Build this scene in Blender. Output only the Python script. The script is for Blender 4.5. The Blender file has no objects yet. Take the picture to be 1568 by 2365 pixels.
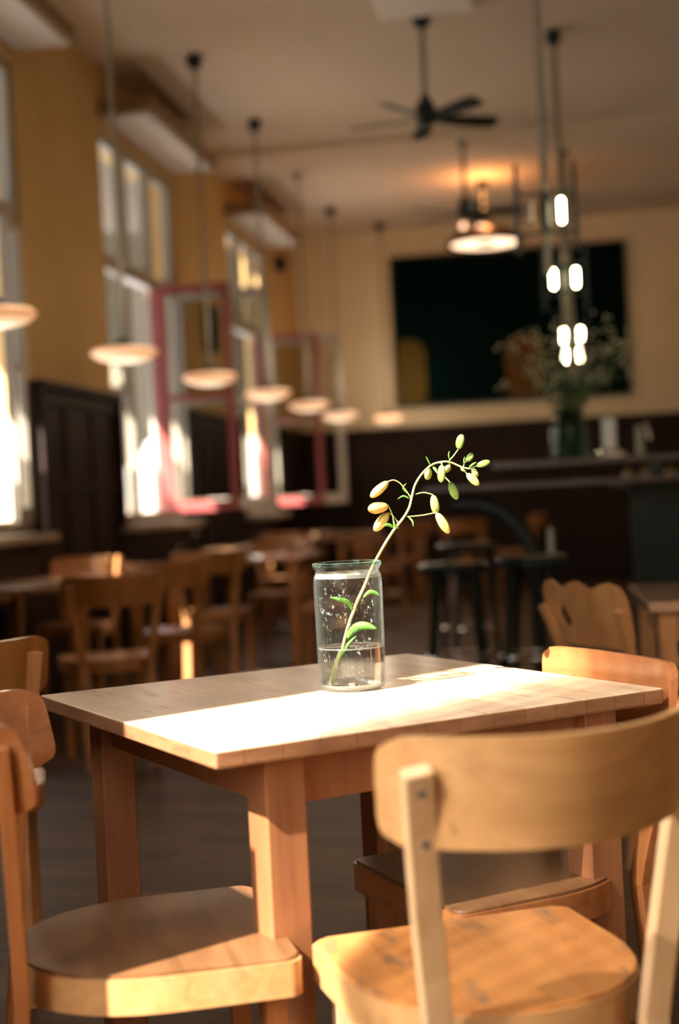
import bpy, bmesh, math, random
from math import sin, cos, pi, radians as rad, atan2, sqrt
from mathutils import Vector, Matrix
S = bpy.context.scene
COL = S.collection
random.seed(7)

# ------------------------------------------------------------------ camera
EYE = Vector((0, 0, 1.10))
YAW, PITCH, ROLL, FPX = .1624, -.0101, -.0495, 3285.0
fw = Vector((-sin(YAW)*cos(PITCH), cos(YAW)*cos(PITCH), sin(PITCH)))
r0 = Vector((cos(YAW), sin(YAW), 0)); u0 = r0.cross(fw)
RT = r0*cos(ROLL)+u0*sin(ROLL); UP = -r0*sin(ROLL)+u0*cos(ROLL)
cd = bpy.data.cameras.new('camera'); cam = bpy.data.objects.new('camera', cd); COL.objects.link(cam)
m = Matrix((RT, UP, -fw)).transposed().to_4x4(); m.translation = EYE; cam.matrix_world = m
cd.sensor_fit = 'VERTICAL'; cd.sensor_height = 36; cd.lens = 50; cd.sensor_width = 24
cd.clip_end = 300; cd.clip_start = .05
cd.dof.use_dof = True; cd.dof.focus_distance = 2.56; cd.dof.aperture_fstop = 1.8
S.camera = cam
S.view_settings.view_transform = 'Standard'; S.view_settings.look = 'None'
S.view_settings.gamma = 1; S.view_settings.exposure = 1.3; S.view_settings.use_curve_mapping = False
try:
    S.cycles.use_denoising = True
    S.cycles.max_bounces = 10; S.cycles.transparent_max_bounces = 24
    S.cycles.caustics_reflective = False; S.cycles.caustics_refractive = False
    S.cycles.sample_clamp_indirect = 4
except Exception: pass

# ------------------------------------------------------------------ world, sun
w = bpy.data.worlds.new('sky'); S.world = w; w.use_nodes = True
bg = w.node_tree.nodes['Background']; bg.inputs[0].default_value = (.78, .86, 1, 1); bg.inputs[1].default_value = 7.5
AZ, EL = rad(49), rad(45)
sdir = Vector((cos(AZ)*cos(EL), sin(AZ)*cos(EL), -sin(EL)))
sl = bpy.data.lights.new('sun', 'SUN'); so = bpy.data.objects.new('sun', sl); COL.objects.link(so)
sl.energy = 22; sl.angle = rad(.6); sl.color = (1, .94, .88)
so.rotation_euler = sdir.to_track_quat('-Z', 'Y').to_euler(); so.location = (-12, -12, 15)
def area(name, loc, direction, sx, sy, power, color):
    l = bpy.data.lights.new(name, 'AREA'); o = bpy.data.objects.new(name, l); COL.objects.link(o)
    l.shape = 'RECTANGLE'; l.size = sx; l.size_y = sy; l.energy = power; l.color = color
    o.location = loc; o.rotation_euler = Vector(direction).to_track_quat('-Z', 'Z').to_euler(); return o
area('daylight', (-2.2, -.2, 2.6), (1, 0, -.6), 2.8, 2.4, 190, (.86, .93, 1))        # sky seen through the near window
area('daylight', (-2.15, -2.6, 2.4), (1, 0, -.2), 1.3, 2.8, 80, (1, .93, .82))


# ------------------------------------------------------------------ node helpers
def mat(name): 
    m = bpy.data.materials.new(name); m.use_nodes = True
    return m, m.node_tree.nodes, m.node_tree.links
def bsdf(ns): return ns['Principled BSDF']
def setp(b, col=None, rough=.5, metal=0, spec=.5, coat=0):
    if col is not None: b.inputs['Base Color'].default_value = (*col, 1)
    b.inputs['Roughness'].default_value = rough; b.inputs['Metallic'].default_value = metal
    b.inputs['Specular IOR Level'].default_value = spec
    if coat: b.inputs['Coat Weight'].default_value = coat; b.inputs['Coat Roughness'].default_value = .15
def ramp(ns, stops):
    r = ns.new('ShaderNodeValToRGB'); e = r.color_ramp.elements
    while len(e) < len(stops): e.new(.5)
    for k, (p, c) in enumerate(stops): e[k].position = p; e[k].color = (*c, 1) if len(c) == 3 else c
    return r
def coords(ns, ls, scale, kind='Object', rot=(0, 0, 0)):
    t = ns.new('ShaderNodeTexCoord'); mp = ns.new('ShaderNodeMapping'); mp.inputs['Scale'].default_value = scale
    mp.inputs['Rotation'].default_value = rot
    ls.new(t.outputs[kind], mp.inputs[0]); return mp
def noise(ns, ls, vec, scale=5, detail=4, rough=.5, dist=0):
    n = ns.new('ShaderNodeTexNoise'); n.inputs['Scale'].default_value = scale; n.inputs['Detail'].default_value = detail
    n.inputs['Roughness'].default_value = rough; n.inputs['Distortion'].default_value = dist
    ls.new(vec.outputs[0], n.inputs['Vector']); return n
def mix(ns, ls, fac, a, b, mode='MIX'):
    x = ns.new('ShaderNodeMix'); x.data_type = 'RGBA'; x.blend_type = mode
    for s_, v in ((x.inputs[0], fac), (x.inputs[6], a), (x.inputs[7], b)):
        if hasattr(v, 'is_linked') or hasattr(v, 'links'): ls.new(v, s_)
        else: s_.default_value = v if isinstance(v, float) else ((*v, 1) if len(v) == 3 else v)
    return x.outputs[2]
def bump(ns, ls, h, b, strength=.2, dist=.002):
    n = ns.new('ShaderNodeBump'); n.inputs['Strength'].default_value = strength; n.inputs['Distance'].default_value = dist
    ls.new(h, n.inputs['Height']); ls.new(n.outputs[0], b.inputs['Normal'])
def wood(name, dark, light, stretch=(30, 2, 30), rough=.38, coat=.25, blot=None, blotcol=None, staves=None, blotscale=6, obj_rand=.0):
    m, ns, ls = mat(name); b = bsdf(ns); setp(b, rough=rough, coat=coat)
    c = coords(ns, ls, stretch)
    n = noise(ns, ls, c, 1.0, 6, .6, .4); r = ramp(ns, [(.28, dark), (.72, light)]); ls.new(n.outputs[0], r.inputs[0])
    out = r.outputs[0]
    c2 = coords(ns, ls, (1, 1, 1)); big = noise(ns, ls, c2, 3.5, 2)
    rb = ramp(ns, [(.3, (.78, .78, .78)), (.7, (1.12, 1.1, 1.06))]); ls.new(big.outputs[0], rb.inputs[0])
    out = mix(ns, ls, 1.0, out, rb.outputs[0], 'MULTIPLY')
    if staves:                                                      # glued staves across local x
        axis, width = staves
        t = ns.new('ShaderNodeTexCoord'); sp = ns.new('ShaderNodeSeparateXYZ'); ls.new(t.outputs['Object'], sp.inputs[0])
        d = ns.new('ShaderNodeMath'); d.operation = 'DIVIDE'; d.inputs[1].default_value = width; ls.new(sp.outputs[axis], d.inputs[0])
        fl = ns.new('ShaderNodeMath'); fl.operation = 'FLOOR'; ls.new(d.outputs[0], fl.inputs[0])
        wn = ns.new('ShaderNodeTexWhiteNoise'); wn.noise_dimensions = '1D'; ls.new(fl.outputs[0], wn.inputs['W'])
        rr = ramp(ns, [(0, (.88, .84, .80)), (.5, (.97, .96, .95)), (1, (1.05, 1.05, 1.04))]); ls.new(wn.outputs[0], rr.inputs[0])
        out = mix(ns, ls, 1.0, out, rr.outputs[0], 'MULTIPLY')
        fr = ns.new('ShaderNodeMath'); fr.operation = 'FRACT'; ls.new(d.outputs[0], fr.inputs[0])
        lt = ns.new('ShaderNodeMath'); lt.operation = 'LESS_THAN'; lt.inputs[1].default_value = .03; ls.new(fr.outputs[0], lt.inputs[0])
        out = mix(ns, ls, lt.outputs[0], out, tuple(x*.8 for x in dark))
    if blot:
        c3 = coords(ns, ls, blot); bn = noise(ns, ls, c3, blotscale, 5, .65)
        br = ramp(ns, [(.56, (0, 0, 0)), (.74, (1, 1, 1))]); ls.new(bn.outputs[0], br.inputs[0])
        out = mix(ns, ls, br.outputs[0], out, blotcol)
    ls.new(out, b.inputs['Base Color']); bump(ns, ls, n.outputs[0], b, .15, .001)
    return m
def plain(name, col, rough=.5, metal=0, spec=.5, coat=0, var=.0, vs=8):
    m, ns, ls = mat(name); b = bsdf(ns); setp(b, col, rough, metal, spec, coat)
    if var:
        c = coords(ns, ls, (1, 1, 1)); n = noise(ns, ls, c, vs, 4)
        r = ramp(ns, [(.3, tuple(x*(1-var) for x in col)), (.7, tuple(min(1, x*(1+var)) for x in col))])
        ls.new(n.outputs[0], r.inputs[0]); ls.new(r.outputs[0], b.inputs['Base Color'])
    return m
def emis(name, col, strength):
    m, ns, ls = mat(name); b = bsdf(ns); setp(b, col, .4)
    b.inputs['Emission Color'].default_value = (*col, 1); b.inputs['Emission Strength'].default_value = strength; return m

M = {}
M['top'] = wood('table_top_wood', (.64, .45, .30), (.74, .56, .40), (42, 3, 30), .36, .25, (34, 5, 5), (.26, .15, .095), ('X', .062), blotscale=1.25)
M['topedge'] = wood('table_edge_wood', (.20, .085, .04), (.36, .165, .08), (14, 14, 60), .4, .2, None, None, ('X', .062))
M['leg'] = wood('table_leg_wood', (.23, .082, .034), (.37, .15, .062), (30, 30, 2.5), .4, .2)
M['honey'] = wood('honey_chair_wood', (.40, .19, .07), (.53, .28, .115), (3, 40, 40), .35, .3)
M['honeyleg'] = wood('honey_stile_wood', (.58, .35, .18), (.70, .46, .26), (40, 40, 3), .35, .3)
M['seat'] = wood('worn_seat_wood', (.44, .155, .042), (.60, .25, .075), (40, 3, 40), .28, .45, (22, 9, 8), (.15, .09, .06), blotscale=1.05)
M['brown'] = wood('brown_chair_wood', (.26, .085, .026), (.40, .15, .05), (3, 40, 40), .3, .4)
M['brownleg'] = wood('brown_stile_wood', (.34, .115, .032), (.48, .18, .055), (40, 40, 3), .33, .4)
M['brownseat'] = wood('brown_seat_wood', (.12, .050, .019), (.21, .098, .040), (4, 40, 40), .38, .1)
M['orange'] = wood('orange_chair_wood', (.30, .095, .03), (.43, .165, .06), (3, 40, 40), .3, .4, (10, 10, 20), (.2, .08, .04))
M['bgwood'] = wood('cafe_chair_wood', (.36, .14, .045), (.54, .25, .09), (20, 20, 4), .35, .3)
M['bgtop'] = wood('cafe_table_wood', (.30, .15, .08), (.44, .25, .14), (20, 4, 20), .18, .9)
M['wains'] = wood('dark_panel_wood', (.012, .006, .004), (.028, .013, .008), (14, 14, 2), .6, 0); M['wains'].node_tree.nodes['Principled BSDF'].inputs['Specular IOR Level'].default_value = .2
M['bar'] = wood('bar_wood', (.018, .008, .005), (.045, .018, .010), (3, 20, 20), .3, .4)
M['black'] = plain('black_lacquer', (.002, .009, .009), .3, 0, .25)
M['blackmetal'] = plain('black_metal', (.004, .010, .009), .4, 0, .4)
M['pole'] = plain('brushed_pole', (.27, .25, .19), .45, .1)
M['bronze'] = plain('dark_bronze', (.06, .035, .02), .25, .8)
M['chrome'] = plain('chrome', (.75, .76, .78), .12, 1)
M['wall'] = plain('ochre_plaster', (.55, .35, .14), .85, 0, .2, 0, .06, 2)
M['wallfar'] = plain('cream_plaster', (.70, .57, .38), .85, 0, .2, 0, .04, 2)
M['ceil'] = plain('ceiling_paint', (.64, .50, .36), .9, 0, .2, 0, .03, 1.5)
M['white'] = plain('white_window_paint', (.32, .275, .215), .45, 0, .4, 0, .03, 8)
M['red'] = plain('maroon_sash_paint', (.22, .045, .038), .4, 0, .5, 0, .08, 8)
M['pelmet'] = plain('pelmet_shaded_paint', (.24, .15, .07), .6, 0, .3, 0, .04, 4)  # shade of the unlit front face is put into this dark colour
M['soffit'] = plain('soffit_lit_paint', (.42, .33, .25), .8)  # lighter tone painted in for the light on the pelmet undersides
M['stone'] = plain('outside_paving', (.42, .38, .34), 1, 0, 0, 0, .1, 1)
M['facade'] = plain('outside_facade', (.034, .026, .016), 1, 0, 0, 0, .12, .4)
M['canopy'] = plain('shade_canopy_paint', (.16, .13, .10), .9)
M['screw'] = plain('dark_screw', (.03, .026, .03), .7)
M['green'] = plain('stem_green', (.40, .42, .15), .45, 0, .4, 0, .12, 60)
M['leafg'] = plain('leaf_green', (.13, .34, .05), .5, 0, .3, 0, .15, 60)
M['bouquet'] = plain('bouquet_green', (.10, .15, .06), .6, 0, .3, 0, .3, 20)
M['bloom'] = plain('bouquet_blossom', (.55, .50, .32), .7, 0, .3, 0, .2, 30)
M['candle'] = plain('candle_wax', (.7, .68, .64), .4)
M['amber'] = plain('amber_bottle_glass', (.30, .18, .06), .2, 0, .6, .5)
def opal():
    m, ns, ls = mat('lamp_opal'); b = bsdf(ns); setp(b, (.9, .75, .6), .4)
    t = ns.new('ShaderNodeTexCoord'); l = ns.new('ShaderNodeVectorMath'); l.operation = 'LENGTH'; ls.new(t.outputs['Object'], l.inputs[0])
    r = ramp(ns, [(.06, (1, .80, .58)), (.13, (.62, .40, .22)), (.19, (.30, .10, .028))]); ls.new(l.outputs['Value'], r.inputs[0])
    ls.new(r.outputs[0], b.inputs['Emission Color']); b.inputs['Emission Strength'].default_value = .75; return m
M['lampglass'] = opal()
M['bulb'] = emis('lit_tube', (1, .80, .45), 30)
M['bulboff'] = plain('unlit_tube', (.35, .30, .24), .2)
M['ring'] = emis('lit_ring', (1, .66, .42), 1.1)
def bud_mat(name, base, tip):
    m, ns, ls = mat(name); b = bsdf(ns); setp(b, rough=.42)
    t = ns.new('ShaderNodeTexCoord'); sp = ns.new('ShaderNodeSeparateXYZ'); ls.new(t.outputs['Generated'], sp.inputs[0])
    c = coords(ns, ls, (1, 1, 1)); n = noise(ns, ls, c, 90, 3)
    r = ramp(ns, [(.25, base), (.75, tip)]); ls.new(n.outputs[0], r.inputs[0]); ls.new(r.outputs[0], b.inputs['Base Color'])
    b.inputs['Subsurface Weight'].default_value = .15; b.inputs['Subsurface Radius'].default_value = (.004, .004, .001)
    b.inputs['Subsurface Scale'].default_value = 1
    return m
M['bud_y'] = bud_mat('bud_yellow', (.50, .43, .10), (.68, .56, .17))
M['bud_o'] = bud_mat('bud_orange', (.66, .27, .07), (.72, .42, .12))
M['bud_g'] = bud_mat('bud_green', (.13, .26, .05), (.28, .40, .09))
M['bud_p'] = bud_mat('bud_pale', (.34, .42, .10), (.56, .54, .16))
def thin_glass(name, tint=(.93, .96, .94), edge=(.75, .9, .8), speck=False, gloss=.6):
    m, ns, ls = mat(name); ns.remove(bsdf(ns)); out = ns['Material Output']
    tr = ns.new('ShaderNodeBsdfTransparent'); tr.inputs[0].default_value = (*tint, 1)
    gl = ns.new('ShaderNodeBsdfGlossy'); gl.inputs['Roughness'].default_value = .03
    lw = ns.new('ShaderNodeLayerWeight'); lw.inputs[0].default_value = .25
    mu = ns.new('ShaderNodeMath'); mu.operation = 'MULTIPLY'; mu.inputs[1].default_value = gloss; ls.new(lw.outputs['Fresnel'], mu.inputs[0])
    mx = ns.new('ShaderNodeMixShader'); ls.new(mu.outputs[0], mx.inputs[0]); ls.new(tr.outputs[0], mx.inputs[1]); ls.new(gl.outputs[0], mx.inputs[2])
    last = mx.outputs[0]
    if speck:
        df = ns.new('ShaderNodeBsdfDiffuse'); df.inputs[0].default_value = (.85, .93, .88, 1)
        tl = ns.new('ShaderNodeBsdfTranslucent'); tl.inputs[0].default_value = (.85, .93, .88, 1)
        ad = ns.new('ShaderNodeMixShader'); ad.inputs[0].default_value = .5; ls.new(df.outputs[0], ad.inputs[1]); ls.new(tl.outputs[0], ad.inputs[2])
        c = coords(ns, ls, (1, 1, .55)); n = noise(ns, ls, c, 170, 3, .7); r = ramp(ns, [(.60, (.0, .0, .0)), (.74, (.55, .55, .55))]); ls.new(n.outputs[0], r.inputs[0])
        n2 = noise(ns, ls, c, 22, 3); r2 = ramp(ns, [(.42, (.01, .01, .01)), (.62, (1, 1, 1))]); ls.new(n2.outputs[0], r2.inputs[0])
        f = mix(ns, ls, 1.0, r.outputs[0], r2.outputs[0], 'MULTIPLY')
        fc = ns.new('ShaderNodeMath'); fc.operation = 'POWER'; fc.inputs[1].default_value = 3.0; ls.new(lw.outputs['Facing'], fc.inputs[0])
        f2 = ns.new('ShaderNodeMath'); f2.operation = 'MULTIPLY_ADD'; f2.inputs[1].default_value = .45; f2.inputs[2].default_value = .004; ls.new(fc.outputs[0], f2.inputs[0])
        sm = ns.new('ShaderNodeMath'); sm.operation = 'ADD'; sm.use_clamp = True; ls.new(f, sm.inputs[0]); ls.new(f2.outputs[0], sm.inputs[1])
        m2 = ns.new('ShaderNodeMixShader'); ls.new(sm.outputs[0], m2.inputs[0]); ls.new(last, m2.inputs[1]); ls.new(ad.outputs[0], m2.inputs[2]); last = m2.outputs[0]
    ls.new(last, out.inputs[0]); return m
M['pane'] = thin_glass('window_glass', (.85, .85, .82), gloss=.25)
M['jar'] = thin_glass('jar_glass', (.965, .98, .97), speck=True, gloss=.38)
M['vase'] = thin_glass('vase_glass', (.55, .66, .60), gloss=.8)
def water():
    m, ns, ls = mat('water'); b = bsdf(ns); setp(b, (.97, .99, .98), .0, 0, .5)
    b.inputs['Transmission Weight'].default_value = 1; b.inputs['IOR'].default_value = 1.14
    out = ns['Material Output']; tr = ns.new('ShaderNodeBsdfTransparent'); mx = ns.new('ShaderNodeMixShader'); mx.inputs[0].default_value = .6
    ls.new(tr.outputs[0], mx.inputs[1]); ls.new(b.outputs[0], mx.inputs[2]); ls.new(mx.outputs[0], out.inputs[0]); return m
M['water'] = water()
def sheer(name, col, through, trl=.6):
    m, ns, ls = mat(name); ns.remove(bsdf(ns)); out = ns['Material Output']
    tr = ns.new('ShaderNodeBsdfTransparent'); tl = ns.new('ShaderNodeBsdfTranslucent'); df = ns.new('ShaderNodeBsdfDiffuse')
    for n in (tl, df): n.inputs[0].default_value = (*col, 1)
    a = ns.new('ShaderNodeMixShader'); a.inputs[0].default_value = trl; ls.new(df.outputs[0], a.inputs[1]); ls.new(tl.outputs[0], a.inputs[2])
    t = ns.new('ShaderNodeUVMap'); sp_ = ns.new('ShaderNodeSeparateXYZ'); ls.new(t.outputs[0], sp_.inputs[0])   # opacity thins towards the free edge, added to soften its shadow
    r = ramp(ns, [(0, (through,)*3), (.86, (through,)*3), (.94, (min(1, through*1.9),)*3), (1, (.85 if through > .12 else through,)*3)]); ls.new(sp_.outputs[0], r.inputs[0])
    x = ns.new('ShaderNodeMixShader'); ls.new(r.outputs[0], x.inputs[0]); ls.new(a.outputs[0], x.inputs[1]); ls.new(tr.outputs[0], x.inputs[2])
    ls.new(x.outputs[0], out.inputs[0]); return m
M['sheer'] = sheer('sheer_curtain', (.86, .83, .78), .145)
M['cafe'] = sheer('glare_curtain', (.9, .88, .84), .10)

# ------------------------------------------------------------------ mesh helpers
class MB:
    def __init__(s): s.b = bmesh.new(); s.sm = False
    def box(s, c, d, rz=0, bev=0):
        g = bmesh.ops.create_cube(s.b, size=1)['verts']
        mt = Matrix.Translation(c) @ Matrix.Rotation(rz, 4, 'Z') @ Matrix.Diagonal((*d, 1))
        bmesh.ops.transform(s.b, matrix=mt, verts=g)
        if bev:
            ed = list({e for v in g for e in v.link_edges})
            bmesh.ops.bevel(s.b, geom=ed, offset=bev, segments=3, profile=.5, affect='EDGES')
        return s
    def bar(s, a, b, wx, wy, up=(0, 1, 0)):
        a, b = Vector(a), Vector(b); z = (b-a); L = z.length; z.normalize(); x = Vector(up).cross(z).normalized(); y = z.cross(x)
        g = bmesh.ops.create_cube(s.b, size=1)['verts']
        mt = Matrix((x, y, z)).transposed().to_4x4(); mt.translation = (a+b)/2
        bmesh.ops.transform(s.b, matrix=mt @ Matrix.Diagonal((wx, wy, L, 1)), verts=g); return s
    def tube(s, pts, rs, n=12, cap=True):
        pts = [Vector(p) for p in pts]; s.sm = True
        if not hasattr(rs, '__len__'): rs = [rs]*len(pts)
        rings = []; prev = None
        for i, p in enumerate(pts):
            t = (pts[min(i+1, len(pts)-1)]-pts[max(i-1, 0)]).normalized()
            ref = prev if prev is not None else (Vector((0, 0, 1)) if abs(t.z) < .9 else Vector((1, 0, 0)))
            x = (ref - t*ref.dot(t)).normalized(); prev = x; y = t.cross(x)
            rings.append([s.b.verts.new(p+(x*cos(2*pi*k/n)+y*sin(2*pi*k/n))*rs[i]) for k in range(n)])
        for A, B in zip(rings, rings[1:]):
            for k in range(n): s.b.faces.new((A[k], A[(k+1) % n], B[(k+1) % n], B[k]))
        if cap: s.b.faces.new(rings[0][::-1]); s.b.faces.new(rings[-1])
        return s
    def lathe(s, prof, c=(0, 0, 0), n=48, close=False):
        s.sm = True; c = Vector(c); rings = []
        for r, z in prof:
            if r < 1e-6: rings.append([s.b.verts.new(c+Vector((0, 0, z)))])
            else: rings.append([s.b.verts.new(c+Vector((r*cos(2*pi*k/n), r*sin(2*pi*k/n), z))) for k in range(n)])
        if close: rings.append(rings[0])
        for A, B in zip(rings, rings[1:]):
            for k in range(n):
                a, a2 = A[k % len(A)], A[(k+1) % len(A)]; b_, b2 = B[k % len(B)], B[(k+1) % len(B)]
                vs = []
                for v in (a, a2, b2, b_):
                    if v not in vs: vs.append(v)
                if len(vs) > 2: s.b.faces.new(vs)
        return s
    def prism(s, outline, z0, z1, bev=0):
        bot = [s.b.verts.new((x, y, z0)) for x, y in outline]; top = [s.b.verts.new((x, y, z1)) for x, y in outline]
        n = len(outline); f = [s.b.faces.new(bot[::-1]), s.b.faces.new(top)]
        for k in range(n): s.b.faces.new((bot[k], bot[(k+1) % n], top[(k+1) % n], top[k]))
        if bev:
            ed = [e for e in s.b.edges if (e.verts[0] in top and e.verts[1] in top) or (e.verts[0] in bot and e.verts[1] in bot)]
            bmesh.ops.bevel(s.b, geom=ed, offset=bev, segments=3, profile=.5, affect='EDGES')
        return s
    def grid(s, fn, nu, nv, thick=None):
        s.sm = True; V = [[s.b.verts.new(fn(i/nu, j/nv)) for j in range(nv+1)] for i in range(nu+1)]
        uvl = s.b.loops.layers.uv.new('UVMap')
        for i in range(nu):
            for j in range(nv):
                f = s.b.faces.new((V[i][j], V[i+1][j], V[i+1][j+1], V[i][j+1]))
                for l_, (a_, b_) in zip(f.loops, ((i, j), (i+1, j), (i+1, j+1), (i, j+1))): l_[uvl].uv = (a_/nu, b_/nv)
        return s
def obj(name, mb, m, parent=None, smooth=None, loc=None, rot=None, mods=()):
    me = bpy.data.meshes.new(name); bmesh.ops.recalc_face_normals(mb.b, faces=mb.b.faces); mb.b.to_mesh(me); mb.b.free()
    me.materials.append(m); o = bpy.data.objects.new(name, me); COL.objects.link(o)
    if mb.sm if smooth is None else smooth:
        for p in me.polygons: p.use_smooth = True
        try:
            me.set_sharp_from_angle(angle=rad(35))
        except Exception: pass
    if parent: o.parent = parent
    if loc: o.location = loc
    if rot: o.rotation_euler = rot
    for k, kw in mods:
        md = o.modifiers.new(k.lower(), k)
        for a_, v in kw.items(): setattr(md, a_, v)
    return o
def tag(o, label=None, cat=None, group=None, kind=None):
    if label: o['label'] = label
    if cat: o['category'] = cat
    if group: o['group'] = group
    if kind: o['kind'] = kind
    return o
def thing(name, label, cat, loc=(0, 0, 0), rz=0, group=None):
    o = bpy.data.objects.new(name, None); COL.objects.link(o); o.location = loc; o.rotation_euler = (0, 0, rz); o.empty_display_size = .1
    return tag(o, label, cat, group)
def struct(name, mb, m, parent=None, label=None): 
    o = obj(name, mb, m, parent)
    if not parent: o['kind'] = 'structure'
    if label: o['label'] = label
    return o
def kids(o): return [c for c in bpy.data.objects if c.parent == o]
def copy_tree(o, parent=None):
    ch = kids(o); c = o.copy(); COL.objects.link(c); c.parent = parent
    for k in ch: copy_tree(k, c)
    return c

# ================================================================== THE ROOM
XW, XN, YF, ZC = -3.1, -1.75, 16.5, 4.17
ZW = 1.88                                                            # panelling height
def floor_mat():
    m, ns, ls = mat('plank_floor'); b = bsdf(ns); setp(b, rough=.5, spec=.22)
    t = ns.new('ShaderNodeTexCoord'); mp = ns.new('ShaderNodeMapping'); mp.inputs['Rotation'].default_value = (0, 0, .12); ls.new(t.outputs['Object'], mp.inputs[0])
    br = ns.new('ShaderNodeTexBrick'); br.inputs['Scale'].default_value = 1; br.inputs['Brick Width'].default_value = 1.8; br.inputs['Row Height'].default_value = .11
    br.inputs['Mortar Size'].default_value = .003; br.inputs['Color1'].default_value = (.085, .046, .024, 1); br.inputs['Color2'].default_value = (.14, .078, .040, 1)
    br.inputs['Mortar'].default_value = (.02, .012, .008, 1); ls.new(mp.outputs[0], br.inputs[0])
    c = coords(ns, ls, (3, 26, 1)); n = noise(ns, ls, c, 1.5, 5, .6); r = ramp(ns, [(.3, (.6, .6, .6)), (.7, (1.15, 1.15, 1.15))]); ls.new(n.outputs[0], r.inputs[0])
    ls.new(mix(ns, ls, 1.0, br.outputs[0], r.outputs[0], 'MULTIPLY'), b.inputs['Base Color']); bump(ns, ls, n.outputs[0], b, .2)
    return m
struct('floor', MB().prism([(4.8, -3.8), (4.8, 16.7), (-3.38, 16.7), (-3.38, 3.75), (-1.87, 3.75), (-1.87, -3.8)], -.1, 0), floor_mat())
struct('ceiling', MB().prism([(4.8, -3.8), (4.8, 16.7), (-3.38, 16.7), (-3.38, 3.75), (-1.87, 3.75), (-1.87, -3.8)], ZC, ZC+.1), M['ceil'])
struct('trim_1', MB().box((.7, 12.55, ZC-.03), (7.6, .8, .06)), M['ceil'], label='shallow painted beam across the ceiling')
WZ0, WZ1 = .98, 3.74
def wall_with_holes(name, x0, x1, y0, y1, holes, material):
    mb = MB(); ys = y0
    for (a, b_, z0, z1) in holes:
        if a > ys: mb.box(((x0+x1)/2, (ys+a)/2, ZC/2), (x1-x0, a-ys, ZC))
        mb.box(((x0+x1)/2, (a+b_)/2, z0/2), (x1-x0, b_-a, z0)); mb.box(((x0+x1)/2, (a+b_)/2, (z1+ZC)/2), (x1-x0, b_-a, ZC-z1)); ys = b_
    mb.box(((x0+x1)/2, (ys+y1)/2, ZC/2), (x1-x0, y1-ys, ZC))
    return struct(name, mb, material)
FW = [(5.95, 7.95), (9.45, 11.3), (13.1, 14.95)]
wall_with_holes('wall_left', XW-.28, XW, 3.75, YF, [(a, b_, WZ0, WZ1) for a, b_ in FW], M['wall'])
NW = [(-1.6, 1.07, .85, 3.9)]
wall_with_holes('wall_left', XN-.12, XN, -3.7, 3.75, [(-3.3, -1.9, .85, 3.9), (-1.6, 1.07, .85, 3.9)], M['wall'])
struct('wall_left', MB().box(((XW+XN)/2-.14, 3.7, ZC/2), (XN-XW+.28, .1, ZC)), M['wall'])
struct('wall_back', MB().box((.7, YF+.1, ZC/2), (8.2, .2, ZC)), M['wallfar'])
struct('wall_right', MB().box((4.7, 6.4, ZC/2), (.2, 20.2, ZC)), M['wallfar'])
struct('wall_front', MB().box((1.47, -3.7, ZC/2), (6.66, .2, ZC)), M['wallfar'])
# dark wooden panelling with rails and a ledge
def panelling(name, a, b_, nrm):
    a, b_ = Vector((*a, 0)), Vector((*b_, 0)); L = (b_-a).length; t = (b_-a)/L; n = Vector((*nrm, 0)); rz = atan2(t.y, t.x); mb = MB()
    def bx(u, z, dw, dz, off, th): c = a+t*u+n*(off+th/2); mb.box((c.x, c.y, z), (dw, th, dz), rz)
    bx(L/2, ZW/2, L, ZW, 0, .02); bx(L/2, ZW-.02, L, .04, .02, .06); bx(L/2, ZW-.09, L, .08, .02, .02); bx(L/2, .08, L, .16, .02, .02)
    k = max(1, round(L/.5))
    for i in range(k+1): bx(min(max(i*L/k, .04), L-.04), ZW/2, .08, ZW-.1, .02, .015)
    bx(L/2, 1.25, L, .08, .02, .014)
    return struct(name, mb, M['wains'])
ys = [3.75]+[v for f in FW for v in f]+[YF]
for i, (a, b_) in enumerate([(3.75, 5.95), (7.95, 9.45), (11.3, 13.1), (14.95, YF)]):
    panelling('trim_%d' % (2+i), (XW, a), (XW, b_), (1, 0))
for i, (a, b_) in enumerate(FW):
    mb = MB().box((XW+.02, (a+b_)/2, .46), (.04, b_-a, .92)).box((XW+.045, (a+b_)/2, .55), (.02, b_-a-.2, .05)); struct('trim_%d' % (6+i), mb, M['wains'])
panelling('trim_9', (XW, YF), (4.6, YF), (0, -1))
panelling('trim_10', (XN, -3.6), (XN, -3.3), (1, 0)); panelling('trim_11', (XN, 1.07), (XN, 3.75), (1, 0))
for i, (a, b_) in enumerate(FW):
    mb = MB().box((XW-.0, a-.012, (WZ0+ZW)/2), (.14, .03, ZW-WZ0)).box((XW-.0, b_+.012, (WZ0+ZW)/2), (.14, .03, ZW-WZ0)); struct('trim_%d' % (20+i), mb, M['wains'])
# pelmet boxes above the windows
for i, (a, b_) in enumerate(FW):
    mb = MB(); mb.box((XW+.19, (a+b_)/2+.02, 3.87), (.38, b_-a+.04, .10), 0, .006)
    pm = struct('trim_%d' % (12+i), mb, M['pelmet'], label='painted pelmet box above the window')
    obj('lit_underside', MB().box((XW+.185, (a+b_)/2+.02, 3.812), (.33, b_-a-.02, .016)), M['soffit'], pm)  # panel added to carry the painted light of the underside
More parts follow.
